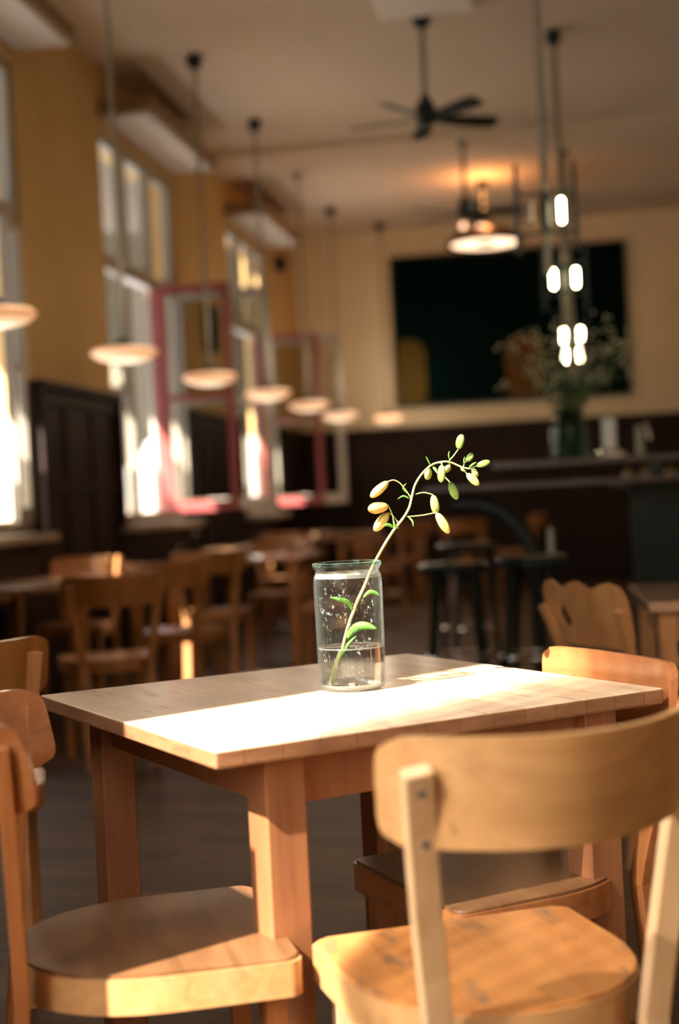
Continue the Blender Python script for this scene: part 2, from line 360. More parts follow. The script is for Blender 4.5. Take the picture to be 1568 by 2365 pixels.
# ------------------------------------------------------------------ windows
def frame_rect(mb, x, y0, y1, z0, z1, t=.07, d=.07):
    mb.box((x, y0+t/2, (z0+z1)/2), (d, t, z1-z0)).box((x, y1-t/2, (z0+z1)/2), (d, t, z1-z0))
    mb.box((x, (y0+y1)/2, z0+t/2), (d*.98, y1-y0-2*t, t)).box((x, (y0+y1)/2, z1-t/2), (d*.98, y1-y0-2*t, t))
def sash(parent, name, hinge, width, z0, z1, ang, material, bar=1.93, t=.06, hs=None):
    """an inward opening leaf: frame with one bar, and its panes; hinge = (x,y), ang = direction of the leaf"""
    mb = MB(); d = .045; hs = hs or t
    mb.box((hs/2, 0, (z0+z1)/2), (hs, d, z1-z0)).box((width-t/2, 0, (z0+z1)/2), (t, d, z1-z0))
    mb.box((width/2, 0, z0+t/2+.01), (width-2*t, d*.96, t+.02)).box((width/2, 0, z1-t/2), (width-2*t, d*.96, t)).box((width/2, 0, bar), (width-2*t, d*.9, .045))
    o = obj(name, mb, material, parent, loc=(*hinge, 0), rot=(0, 0, ang))
    for a, b_ in ((z0+t, bar-.02), (bar+.02, z1-t)): obj('pane', MB().box((width/2, 0, (a+b_)/2), (width-2*t, .005, b_-a)), M['pane'], o)
    return o
ZT = 2.78
for i, (a, b_) in enumerate(FW):
    wn = bpy.data.objects.new('window_%d' % (i+1), None); COL.objects.link(wn); wn['kind'] = 'structure'
    x = XW-.06; mb = MB(); frame_rect(mb, x, a, b_, WZ0, WZ1, .08)
    mb.box((x, (a+b_)/2, ZT+.05), (.09, b_-a-.14, .10))
    n = 3; wd = (b_-a)/n
    for k in (1, 2): mb.box((x, a+k*wd, (ZT+.1+WZ1)/2), (.07, .09, WZ1-ZT-.16))
    for k in (1, 2): mb.box((x, a+k*wd, (WZ0+ZT)/2), (.06, .07, ZT-WZ0-.1))
    mb.box((x, a+wd/2, 1.93), (.05, wd-.12, .05))
    obj('window_frame', mb, M['white'], wn)
    for k in range(3): obj('pane', MB().box((x, a+(k+.5)*wd, (ZT+.1+WZ1-.07)/2), (.006, wd-.08, WZ1-ZT-.17)), M['pane'], wn)
    for (za, zb) in ((WZ0+.07, 1.905), (1.955, ZT)): obj('pane', MB().box((x, a+wd/2+.015, (za+zb)/2), (.006, wd-.09, zb-za)), M['pane'], wn)
    obj('window_sill', MB().box((XW-.02, (a+b_)/2, WZ0-.025), (.30, b_-a+.04, .05), 0, .008), M['white'], wn)
    if i > 0:
        sash(wn, 'sash', (XW-.05, a+wd*2-.02), .63 if i == 1 else .66, WZ0+.07, ZT+.02, rad(2), M['red'], hs=.12)
        sash(wn, 'sash', (XW-.05, b_-.03), .80, WZ0+.07, ZT+.06, rad(1), M['white'], t=.075)
    else:
        sash(wn, 'sash', (XW+.0, b_-.1), .30, WZ0+.07, ZT-.01, rad(-84), M['white'])
    # short white net added so the lower panes burn out in the sun
    def fn(u, v, a=a, b_=b_, i=i):
        y = a+.08+u*(b_-a-.16); h = .50+.12*sin(u*9+i)+.16*max(0, sin(u*5.2+2*i))
        return Vector((XW-.14+.014*sin(u*90), y, WZ0+.03+v*h))
    obj('glare_curtain', MB().grid(fn, 120, 4), M['cafe'], wn)
wn = bpy.data.objects.new('window_4', None); COL.objects.link(wn); wn['kind'] = 'structure'
mb = MB(); frame_rect(mb, XN-.07, -1.6, 1.07, .85, 3.9, .04, .05); obj('window_frame', mb, M['white'], wn)
obj('pane', MB().box((XN-.07, -.265, 2.375), (.005, 2.59, 2.97)), M['pane'], wn)
def fn(u, v):
    z = .87+v*3.03; k_ = min(1, max(0, (z-2.50)/.17)); edge = .22+(.34+.31*max(0, z-2.67))*k_*k_*(3-2*k_)   # tied back below
    return Vector((XN+.03+.018*sin(u*150)+.006*sin(u*37), -1.6+u*(edge+1.6), z))
obj('curtain', MB().grid(fn, 300, 60), M['sheer'], wn)
wn = bpy.data.objects.new('window_5', None); COL.objects.link(wn); wn['kind'] = 'structure'
mb = MB(); frame_rect(mb, XN-.07, -3.3, -1.9, .85, 3.9, .05, .05); obj('window_frame', mb, M['white'], wn)
obj('pane', MB().box((XN-.07, -2.6, 2.375), (.005, 1.3, 2.95)), M['pane'], wn)
# ------------------------------------------------------------------ outside
struct('ground', MB().box((-30, 20, -.25), (52, 120, .1)), M['stone'])
o = bpy.data.objects.new('building', None); COL.objects.link(o); tag(o, 'pale facade across the street, seen through the window panes', 'building')
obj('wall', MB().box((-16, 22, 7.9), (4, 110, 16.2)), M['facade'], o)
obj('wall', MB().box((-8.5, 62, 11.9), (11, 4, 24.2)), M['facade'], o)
tag(obj('shade_canopy', MB().box((XW-.29-.62, 9.3, 4.02), (1.22, 10.2, .08)), M['canopy']), 'flat dark canopy added outside above the windows to block high sun', 'shade_canopy')  # slab added to keep the high sun out of the far windows

# ================================================================== FRONT TABLE
A = .6701; B0 = Vector((-.5147, 1.950)); EX = Vector((cos(A), sin(A))); EY = Vector((-sin(A), cos(A)))
TW, TL, TT = .8325, .8206, .0262
def uv(u, v, z=0): p = B0+EX*u+EY*v; return Vector((p.x, p.y, z))
tb = thing('cafe_table', 'square wooden table in front carrying the glass jar with the flower stalk', 'table', uv(TW/2, TL/2), A)
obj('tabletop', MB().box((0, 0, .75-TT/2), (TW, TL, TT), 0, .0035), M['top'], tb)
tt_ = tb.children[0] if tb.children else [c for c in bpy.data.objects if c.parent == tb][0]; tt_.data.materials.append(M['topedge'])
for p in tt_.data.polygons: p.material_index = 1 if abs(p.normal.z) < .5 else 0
ins, ls_, ins2 = .087, .066, .022
def lx(s_): return s_*(TW/2-ins-ls_/2)
def ly(s_): return s_*(TL/2-ins2-ls_/2)
for sx in (-1, 1):
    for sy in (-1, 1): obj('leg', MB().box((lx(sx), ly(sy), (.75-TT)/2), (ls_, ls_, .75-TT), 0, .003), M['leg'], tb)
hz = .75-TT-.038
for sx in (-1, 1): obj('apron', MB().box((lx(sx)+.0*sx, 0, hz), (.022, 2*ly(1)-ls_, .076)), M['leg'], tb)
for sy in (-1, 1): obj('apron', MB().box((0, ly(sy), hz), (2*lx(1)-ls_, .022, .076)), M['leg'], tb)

# ================================================================== CHAIRS
def seat_outline(hw=.205, d0=-.185, d1=.205, n=22, inset=0):
    hw -= inset; d1 -= inset; d0 += inset; pts = []; r = .022
    for k in range(6): a_ = pi/2*k/5; pts.append((hw-r+r*cos(a_), d1-r+r*sin(a_)))
    for k in range(6): a_ = pi/2+pi/2*k/5; pts.append((-hw+r+r*cos(a_), d1-r+r*sin(a_)))
    ym = .04
    for k in range(n+1):
        a_ = pi+pi*k/n; x = hw*abs(cos(a_))**.86*(1 if cos(a_) > 0 else -1)*(.985); pts.append((x, ym+(ym-d0)*(-abs(sin(a_))**.92)))
    return pts
def stile_path(s_, top=.79, yt=-.235, xt=.168):
    P = [(.143*s_, -.235, 0), (.142*s_, -.202, .22), (.142*s_, -.182, .42)]
    for t_ in (.12, .28, .45, .62, .78, 1): P.append(((.142+(xt-.142)*t_)*s_, -.182+(yt+.182)*t_**1.35, .42+(top-.42)*t_))
    return P
def sweep_rect(mb, pts, w, t):
    pts = [Vector(p) for p in pts]; rings = []
    for i, p in enumerate(pts):
        z = (pts[min(i+1, len(pts)-1)]-pts[max(i-1, 0)]).normalized(); x = Vector((1, 0, 0)); x = (x-z*x.dot(z)).normalized(); y = z.cross(x)
        rings.append([mb.b.verts.new(p+x*a_*w/2+y*b_*t/2) for a_, b_ in ((-1, -1), (1, -1), (1, 1), (-1, 1))])
    for P, Q in zip(rings, rings[1:]):
        for k in range(4): mb.b.faces.new((P[k], P[(k+1) % 4], Q[(k+1) % 4], Q[k]))
    mb.b.faces.new(rings[0][::-1]); mb.b.faces.new(rings[-1]); return mb
def band(mb, hw, xo, z0, z1, yc, ye, lean, th=.011, pw=1.7, wavy=False, skew=0, nx=28, nz=10, tip=.02, hole=None):
    """the bent plywood back: a curved band with rounded corners and real thickness"""
    def y0(x, v): 
        q = abs((x-skew)/hw)**pw; return yc+(ye-yc)*min(q, 1.25)-lean*v
    F = [[], []]
    for side in (0, 1):
        for i in range(nx+1):
            u = i/nx*2-1; row = []
            for j in range(nz+1):
                v = j/nz; x = u*hw
                e = max(0, abs(u)-.86)/.14; shrink = 1-tip*2.2*(e**3)
                vv = .5+(v-.5)*(1-.20*e**3); x *= 1-.02*abs(2*v-1)**6-(.03*(1-v))
                z = z0+(z1-z0)*vv
                if wavy: z += v*v*(.010*cos(u*8.6+.5)-.004) 
                nrm = Vector((-(y0(x+.005, v)-y0(x-.005, v))/.01, 1, 0)).normalized()
                p = Vector((x+xo, y0(x, v), z))+nrm*(th*side)
                row.append(mb.b.verts.new(p))
            F[side].append(row)
    for side in (0, 1):
        for i in range(nx):
            for j in range(nz):
                if hole and hole(i, j, nx, nz): continue
                q = [F[side][i][j], F[side][i+1][j], F[side][i+1][j+1], F[side][i][j+1]]; mb.b.faces.new(q if side == 0 else q[::-1])
    ed = [e for e in mb.b.edges if e.is_boundary]
    def q(a_, b_, c_, d_): 
        try: mb.b.faces.new((a_, b_, c_, d_))
        except ValueError: pass
    idx = {}
    for side in (0, 1):
        for i in range(nx+1):
            for j in range(nz+1): idx[F[side][i][j]] = (side, i, j)
    for e in ed:
        v1, v2 = e.verts; s1, i1, j1 = idx[v1]; s2, i2, j2 = idx[v2]
        if s1 == 0 and s2 == 0: q(v1, v2, F[1][i2][j2], F[1][i1][j1])
    mb.sm = True; return mb
def chair(label, loc, ang, mats, group, zt=.825, zb=.692, yc=-.325, ye=-.14, lean=.03, pw=2, skew=0, wavy=False, hole=None, hw=.226, screws=True, name='wooden_chair', stile_top=.79, yt=None, stool=.46, xo=0):
    ms, mf, mb_, ml = mats                                         # seat, rim, back, legs
    t = thing(name, label, 'chair', loc, ang-pi/2, group)
    so_ = seat_outline(inset=.004); 
    mb = MB(); mb.prism(so_, stool-.012, stool, .004)
    obj('seat', mb, ms, t, smooth=False)
    ro = seat_outline(); ri = seat_outline(inset=.022); mb = MB(); n = len(ro)
    V = [[mb.b.verts.new((x, y, z)) for x, y in o_] for o_, z in ((ro, stool-.055), (ro, stool-.006), (ri, stool-.006), (ri, stool-.055))]
    for a_ in range(4):
        P, Q = V[a_], V[(a_+1) % 4]
        for k in range(n): mb.b.faces.new((P[k], P[(k+1) % n], Q[(k+1) % n], Q[k]))
    mb.sm = True; obj('seat_rim', mb, mf, t)
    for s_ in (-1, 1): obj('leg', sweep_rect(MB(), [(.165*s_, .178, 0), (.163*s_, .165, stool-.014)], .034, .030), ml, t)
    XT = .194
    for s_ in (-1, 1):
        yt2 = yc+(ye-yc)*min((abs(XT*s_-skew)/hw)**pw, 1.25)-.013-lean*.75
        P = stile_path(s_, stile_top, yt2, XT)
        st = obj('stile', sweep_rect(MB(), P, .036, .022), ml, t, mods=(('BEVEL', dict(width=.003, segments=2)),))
        if screws:
            for z, y in ((stile_top-.025, yt2-.0115+.002), (stile_top-.085, yt2+.0115+.002-.011)):
                k = MB().lathe([(0, 0), (.0045, 0), (.0045, .004), (0, .004)], n=10)
                obj('screw', k, M['screw'], st, loc=(XT*s_*(1 if z > stile_top-.05 else .965), y-.003, z), rot=(pi/2, 0, 0))
    obj('backrest', band(MB(), hw, xo, zb, zt, yc, ye, lean, pw=pw, skew=skew, wavy=wavy, hole=hole), mb_, t)
    return t
honey = (M['seat'], M['honey'], M['honey'], M['honeyleg']); brown = (M['brownseat'], M['honey'], M['brown'], M['brownleg'])
c3m = (M['brownseat'], M['brown'], M['orange'], M['brown'])
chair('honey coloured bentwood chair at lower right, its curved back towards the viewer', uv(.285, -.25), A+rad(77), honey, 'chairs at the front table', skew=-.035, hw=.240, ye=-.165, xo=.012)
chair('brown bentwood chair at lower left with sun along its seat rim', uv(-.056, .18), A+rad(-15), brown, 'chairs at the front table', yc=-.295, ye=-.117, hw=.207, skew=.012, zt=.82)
chair('worn chair with a flat orange back, on the right far side of the front table', uv(.620, .190), A+rad(174.6), c3m, 'chairs at the front table', yc=-.272, ye=-.243, lean=.008, zt=.790, zb=.665, pw=3, stile_top=.752, hw=.212, stool=.445, xo=.028)
bgm = (M['bgwood'],)*4
def heart(i, j, nx, nz): return (i-1, j) in {(5, 8), (5, 7), (5, 6), (6, 6), (4, 5), (5, 5), (6, 5), (7, 5), (4, 4), (5, 4), (6, 4), (7, 4), (8, 4), (5, 3), (6, 3), (7, 3), (8, 3)}
chair('brown chair with a wavy topped back pierced by a cut-out, before the small table', (.235, 4.36, 0), rad(34), bgm, None, wavy=True, zt=.815, zb=.63, yc=-.255, ye=-.238, hw=.21, hole=heart, screws=False, stile_top=.745)

# ================================================================== JAR AND FLOWER
JC = Vector((-.412, 2.567, .75)); JS = 1262.0
jar = thing('glass_jar', 'clear glass jar half filled with water on the front table', 'jar', JC)
prof = [(0, 0), (.050, 0), (.0585, .004), (.0612, .012), (.0620, .05), (.0630, .190), (.0622, .205), (.0585, .213), (.0578, .217), (.0600, .221), (.0622, .224), (.0630, .2275), (.0622, .231), (.0600, .2325),
        (.0575, .231), (.0560, .225), (.0552, .216), (.0560, .210), (.0597, .203), (.0605, .190), (.0597, .05), (.0588, .014), (.055, .008), (0, .007)]
obj('jar_body', MB().lathe(prof, n=72), M['jar'], jar)
obj('rim', MB().lathe([(.0605+.0030*cos(a_), .2290+.0034*sin(a_)) for a_ in [2*pi*k/10 for k in range(10)]], n=72, close=True), thin_glass('rim_glass', (.70, .86, .80), speck=True, gloss=.5), jar)
tag(obj('water', MB().lathe([(0, .0085), (.0535, .0085), (.0580, .0145), (.0590, .05), (.0594, .077), (.0592, .0785), (.0560, .077), (0, .077)], n=72), M['water'], None, loc=JC), 'clear still water filling the lower third of the glass jar', 'water')
def glint_white():  # whitish mix that paints bright highlights onto the jar
    m, ns, ls = mat('white_glint_glass'); ns.remove(bsdf(ns)); a = ns.new('ShaderNodeBsdfTransparent'); b = ns.new('ShaderNodeBsdfTranslucent'); c = ns.new('ShaderNodeBsdfDiffuse'); d = ns.new('ShaderNodeBsdfGlossy'); d.inputs['Roughness'].default_value = .15
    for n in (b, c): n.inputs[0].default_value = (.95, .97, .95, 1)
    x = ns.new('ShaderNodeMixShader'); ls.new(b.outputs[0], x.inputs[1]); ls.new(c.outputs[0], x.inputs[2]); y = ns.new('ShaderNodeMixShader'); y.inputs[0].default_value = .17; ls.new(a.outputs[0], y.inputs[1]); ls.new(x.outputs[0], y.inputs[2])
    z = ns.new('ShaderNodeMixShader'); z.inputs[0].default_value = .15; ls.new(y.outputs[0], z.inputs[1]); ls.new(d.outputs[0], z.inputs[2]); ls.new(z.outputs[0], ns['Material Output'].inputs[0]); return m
M['glint_white'] = glint_white()
obj('base', MB().lathe([(0, .001), (.050, .001), (.0575, .005), (.0585, .012), (.056, .0105), (.050, .0075), (0, .0065)], n=60), M['glint_white'], jar)  # whitish disc painting the bright highlight in the jar's foot
obj('shoulder_glint', MB().lathe([(.0600, .204), (.0585, .209), (.0563, .2125), (.0575, .2135), (.0597, .210), (.0610, .205)], n=60, close=True), M['glint_white'], jar)  # whitish ring painting the highlight band below the neck
obj('waterline_glint', MB().lathe([(.0594+.0011*cos(q), .0772+.0013*sin(q)) for q in [2*pi*k/8 for k in range(8)]], n=60, close=True), M['glint_white'], jar)  # whitish ring painting the bright line where water meets glass
fl = thing('flower_stalk', 'green lily stalk with yellow and green buds standing in the glass jar', 'flower', JC)
def fp(cx, cy, d=0.0):
    """a point of the stalk, read in crop pixels, in metres around the jar's foot"""
    X, Z = (650+cx/2.851-815)/JS, -(960+cy/2.851-1588)/JS
    p = RT*X+UP*Z+fw*d
    return Vector(p)
stem = [(342, 1800, .012), (365, 1660, .010), (400, 1540, .008), (435, 1400, .006), (490, 1240, .004), (545, 1120, .003), (590, 1010, .002), (625, 940, 0), (680, 840, -.004), (740, 745, -.006), (800, 670, -.006), (840, 600, -.006), (860, 520, -.004), (880, 450, 0), (920, 385, .004), (980, 325, .01), (1040, 300, .014), (1110, 297, .016), (1190, 330, .016), (1240, 342, .014)]
SP = [fp(*p) for p in stem]
def smooth_path(P, n=5):
    out = []
    for i in range(len(P)-1):
        p0, p1, p2, p3 = P[max(i-1, 0)], P[i], P[i+1], P[min(i+2, len(P)-1)]
        for k in range(n):
            t = k/n; out.append(.5*((2*p1)+(p2-p0)*t+(2*p0-5*p1+4*p2-p3)*t*t+(3*p1-p0-3*p2+p3)*t**3))
    out.append(P[-1]); return out
sp = smooth_path(SP); N = len(sp)
obj('stem', MB().tube(sp, [.0034-.0019*i/N for i in range(N)], 12), M['green'], fl)
def pedicel(pts, r=.0012): return obj('pedicel', MB().tube(smooth_path([fp(*p) for p in pts], 4), r, 8), M['green'], fl)
def bud(a_, b_, wpx, key):
    a_, b_ = fp(*a_), fp(*b_); L = (b_-a_).length; mb = MB(); r = wpx/2.851/JS/2
    prof_ = [(0, 0), (.30*r, .02*L), (.62*r, .10*L), (.86*r, .25*L), (1.0*r, .48*L), (.97*r, .66*L), (.80*r, .82*L), (.55*r, .92*L), (.28*r, .985*L), (0, L)]
    n = 24; mb.lathe(prof_, n=n)
    for v in mb.b.verts:                                           # six shallow tepal ridges
        an = atan2(v.co.y, v.co.x); k = 1+.11*cos(3*an); v.co.x *= k; v.co.y *= k
    o = obj('bud', mb, M[key], fl, loc=a_); o.rotation_euler = (b_-a_).to_track_quat('Z', 'Y').to_euler(); return o
def leaf(pts, wpx, key='leafg', bend=.25, name='leaf'):
    P = smooth_path([fp(*p) for p in pts], 5); n = len(P); wd = wpx/2.851/JS/2; mb = MB(); rows = []
    for i, p in enumerate(P):
        t = i/(n-1); tg = (P[min(i+1, n-1)]-P[max(i-1, 0)]).normalized(); side = tg.cross(fw).normalized()
        ww = wd*max(.03, 1.9*(t+.01)**.62*(1-t)**.85)
        rows.append([mb.b.verts.new(p+side*ww+fw*bend*ww), mb.b.verts.new(p-fw*bend*ww*.2), mb.b.verts.new(p-side*ww+fw*bend*ww)])
    for R1, R2 in zip(rows, rows[1:]):
        for k in range(2): mb.b.faces.new((R1[k], R1[k+1], R2[k+1], R2[k]))
    mb.sm = True; return obj(name, mb, M[key], fl, mods=(('SOLIDIFY', dict(thickness=.0006)),))
D = -.006
pedicel([(850, 532, -.004), (790, 450, -.01), (740, 420, -.014), (700, 430, -.016)]); bud((702, 430, -.016), (585, 532, -.020), 58, 'bud_y')
pedicel([(742, 735, D), (730, 650, -.01), (700, 585, -.012)]); bud((702, 590, -.012), (568, 612, -.018), 74, 'bud_o')
pedicel([(768, 700, D), (735, 655, -.002), (700, 632, .002)]); bud((702, 636, .002), (612, 755, .004), 66, 'bud_y')
pedicel([(828, 660, D), (930, 650, .002), (1020, 632, .008)]); bud((1022, 636, .008), (1106, 770, .012), 60, 'bud_y')
pedicel([(882, 512, 0), (940, 500, .006), (1000, 515, .010)]); bud((1000, 517, .010), (1020, 642, .012), 58, 'bud_p')
pedicel([(1040, 300, .014), (1055, 308, 0), (1056, 322, -.002)]); bud((1056, 318, -.002), (1050, 436, -.006), 52, 'bud_g')
pedicel([(1060, 300, .014), (1060, 370, .02), (1090, 405, .02), (1118, 435, .018)]); bud((1114, 432, .018), (1162, 546, .018), 56, 'bud_g')
pedicel([(960, 345, .01), (975, 330, .02), (978, 345, .024)]); bud((976, 335, .024), (964, 415, .026), 50, 'bud_p')
pedicel([(1100, 297, .016), (1118, 310, .026), (1118, 320, .03)]); bud((1120, 318, .03), (1080, 362, .034), 42, 'bud_p')
pedicel([(1102, 298, .016), (1140, 252, .010), (1168, 212, .006)]); bud((1167, 214, .006), (1190, 116, .004), 54, 'bud_g')
pedicel([(1200, 333, .016), (1215, 300, .018), (1226, 290, .018)], .0009); bud((1224, 292, .018), (1266, 240, .018), 44, 'bud_g')
pedicel([(1235, 342, .014), (1262, 335, .012), (1290, 325, .01)], .0009); bud((1288, 325, .010), (1376, 294, .006), 42, 'bud_g')
pedicel([(1195, 335, .016), (1210, 360, .008), (1225, 378, .004)], .0009); bud((1222, 376, .004), (1302, 452, .002), 50, 'bud_p')
pedicel([(1240, 342, .014), (1262, 345, .018)], .0009); bud((1262, 343, .018), (1298, 396, .02), 40, 'bud_p')
for pts, wd in (([(842, 540, D), (800, 524, -.01), (762, 546, -.014)], 16), ([(825, 505, D), (800, 470, -.01), (822, 440, -.01)], 16),
                ([(835, 660, D), (862, 690, -.008), (866, 724, -.01)], 18), ([(735, 728, D), (700, 712, -.012), (664, 724, -.018)], 30),
                ([(985, 322, .01), (968, 290, .005), (950, 260, .002)], 16), ([(1112, 285, .014), (1104, 250, .01), (1110, 224, .01)], 14),
                ([(1000, 330, .01), (1015, 350, .0), (1024, 374, -.004)], 26), ([(1210, 320, .014), (1206, 290, .01), (1210, 262, .01)], 16),
                ([(1240, 335, .012), (1262, 315, .006), (1286, 300, .004)], 22), ([(1185, 332, .014), (1196, 352, .008), (1215, 358, .004)], 22),
                ([(770, 735, D), (745, 715, -.01), (740, 690, -.012)], 26)):
    leaf(pts, wd, name='bract')
leaf([(470, 1285, .004), (440, 1225, -.006), (380, 1200, -.014), (318, 1188, -.018)], 44)
leaf([(538, 1192, .003), (580, 1158, .004), (620, 1164, .006), (646, 1180, .006)], 44)
leaf([(430, 1470, .006), (490, 1390, -.006), (560, 1375, -.012), (628, 1394, -.018)], 84, bend=.15)
leaf([(405, 1575, .006), (440, 1500, -.006), (495, 1440, -.010)], 34)

# ================================================================== PENDANT LAMPS ALONG THE WINDOWS
def pendant(label, x, y, z=1.97, r=.188):
    t = thing('pendant_lamp', label, 'lamp', (x, y, z), 0, 'saucer pendant lamps along the window wall')
    obj('canopy', MB().lathe([(0, ZC-z), (.055, ZC-z), (.055, ZC-z-.06), (.03, ZC-z-.09), (0, ZC-z-.09)], n=20), M['blackmetal'], t)
    obj('cord', MB().tube([(0, 0, .06), (0, 0, ZC-z-.05)], .013, 8), M['pole'], t)
    obj('cap', MB().lathe([(0, .075), (.03, .075), (.05, .045), (.11, .034), (.12, .022), (0, .022)], n=28), M['blackmetal'], t)
    obj('lamp_shade', MB().lathe([(0, .026), (.12, .026), (.17, .018), (r, 0), (.178, -.016), (.14, -.040), (.08, -.055), (0, -.061)], n=40), M['lampglass'], t)
    return t
PL = [(-2.44, 5.87), (-2.43, 7.67), (-2.41, 9.50), (-2.38, 11.25), (-2.36, 12.95), (-2.38, 14.9), (-2.0, 15.95)]
PN = ['saucer pendant lamp cut by the left edge of the photo', 'largest whole saucer pendant lamp, before the left wall pier', 'saucer pendant lamp hanging before the nearer red window sash',
      'saucer pendant lamp just right of the nearer red window sash', 'saucer pendant lamp before the farther red window sash', 'saucer pendant lamp at the right edge of the farther window', 'small round pendant lamp beside the big dark painting']
for n_, (x, y), e_ in zip(PN, PL, (2, 2, 2.5, 3, 4.5, 5, 2.5)):
    pendant(n_, x, y, r=.188 if y < 15.5 else .13)
    l_ = bpy.data.lights.new('pendant_fill', 'POINT'); o_ = bpy.data.objects.new('pendant_fill', l_); COL.objects.link(o_)  # fill lamp beside each pendant, added to brighten wall and ceiling
    o_.location = (x+.30, y, 2.35); l_.energy = e_; l_.color = (1, .80, .60); l_.shadow_soft_size = .12
# ------------------------------------------------------------------ ceiling fans
def fan(label, x, y, off, z=3.50, r=.50):
    t = thing('ceiling_fan', label, 'fan', (x, y, z), 0, 'black ceiling fans')
    obj('canopy', MB().lathe([(0, ZC-z), (.065, ZC-z), (.06, ZC-z-.05), (.03, ZC-z-.09), (0, ZC-z-.09)], n=24), M['blackmetal'], t)
    obj('rod', MB().tube([(0, 0, .1), (0, 0, ZC-z-.06)], .02, 10), M['pole'], t)
    obj('motor', MB().lathe([(0, .15), (.03, .15), (.035, .11), (.062, .10), (.068, .02), (.06, -.03), (.03, -.045), (0, -.045)], n=28), M['blackmetal'], t)
    for k in range(5):
        a_ = off+k*2*pi/5; mb = MB()
        out = [(.05, -.016), (.14, -.045), (.30, -.062), (r-.03, -.062), (r, -.04), (r, .04), (r-.03, .062), (.30, .062), (.14, .045), (.06, .016)]
        mb.prism(out, -.006, .006); obj('blade', mb, M['blackmetal'], t, rot=(rad(-15), 0, a_))
fan('black five-bladed ceiling fan nearer the viewer', -.81, 9.15, rad(28)); fan('black ceiling fan farther away, before the lit dome lamp', -.79, 12.35, rad(0))
# dome lamp
dl = thing('dome_lamp', 'large lit glass dome lamp with a chrome rim in front of the dark painting', 'lamp', (-.73, 14.2, 3.55))
obj('canopy', MB().lathe([(0, ZC-3.55), (.06, ZC-3.55), (.05, ZC-3.62), (0, ZC-3.63)], n=20), M['blackmetal'], dl)
obj('rod', MB().tube([(0, 0, .12), (0, 0, ZC-3.57)], .018, 8), M['pole'], dl)
obj('lamp_shade', MB().lathe([(.39, 0), (.36, .06), (.27, .125), (.14, .165), (0, .17), (0, .155), (.13, .15), (.25, .115), (.33, .05), (.345, 0), (.345, -.014), (.39, -.014)], n=48), M['bronze'], dl)
obj('light_ring', MB().lathe([(.10, .012), (.10, -.01), (.20, -.022), (.335, -.004), (.335, .012)], n=48, close=True), M['ring'], dl)
obj('hub', MB().lathe([(0, .03), (.095, .02), (.09, -.018), (0, -.028)], n=24), M['blackmetal'], dl)
for a_ in (-.02, -.19): obj('bulb', MB().lathe([(0, .03), (.02, .02), (.03, 0), (.02, -.02), (0, -.03)], (a_, -.30, .13), n=16), M['ring'], dl)
pl_ = bpy.data.lights.new('dome_glow', 'POINT'); po = bpy.data.objects.new('dome_glow', pl_); COL.objects.link(po); po.location = (-.73, 14.0, 3.88); pl_.energy = 9; pl_.color = (1, .42, .14); pl_.shadow_soft_size = .1
# ------------------------------------------------------------------ twin-tube chandeliers in a row over the bar
def chandelier(label, x, y, lit=(True, True), pole_r=.022, lean=0, z=2.50, dx=0):
    t = thing('chandelier', label, 'lamp', (x, y, z), 0, 'tube chandeliers in a row over the bar')
    obj('canopy', MB().lathe([(0, ZC-z), (.05, ZC-z), (.05, ZC-z-.07), (.025, ZC-z-.10), (0, ZC-z-.10)], n=20), M['blackmetal'], t)
    obj('pole', MB().tube([(dx, 0, -.30), (dx*.4, 0, ZC-z-.06)], pole_r, 12), M['pole'], t)
    obj('collar', MB().tube([(dx, 0, -.10), (dx, 0, .10)], pole_r*1.25, 12), M['blackmetal'], t)
    for z_ in (.10, -.10): obj('crossbar', MB().bar((-.137, 0, z_), (.137, 0, z_), .010, .025), M['blackmetal'], t)
    for s_, on in zip((-1, 1), lit):
        obj('side_plate', MB().bar((.142*s_, 0, -.20), (.142*s_, 0, .24), .022, .07), M['blackmetal'], t)
        obj('bulb', MB().tube([(.075*s_, -.03, -.058), (.075*s_, -.03, -.052), (.075*s_, -.03, .052), (.075*s_, -.03, .058)], [.006, .011, .011, .006], 16), M['bulb'] if on else M['bulboff'], t)
chandelier('nearest tube chandelier above the bar, only its right tube lit', -.06, 7.1, (False, True), .020, z=2.45)
chandelier('second tube chandelier from the viewer, both tubes lit before the painting', .02, 9.75, z=2.50)
chandelier('third tube chandelier, shining through the top of the bouquet', .07, 13.0, z=2.45)
chandelier('farthest small tube chandelier, low behind the bouquet', .08, 15.3, z=2.48)
# ceiling panel
tag(obj('ceiling_panel', MB().box((-.76, 8.70, ZC-.035), (.60, .56, .07), 0, .005), plain('panel_white', (.80, .70, .58), .7)), 'pale square panel on the ceiling above the nearer fan', 'panel')
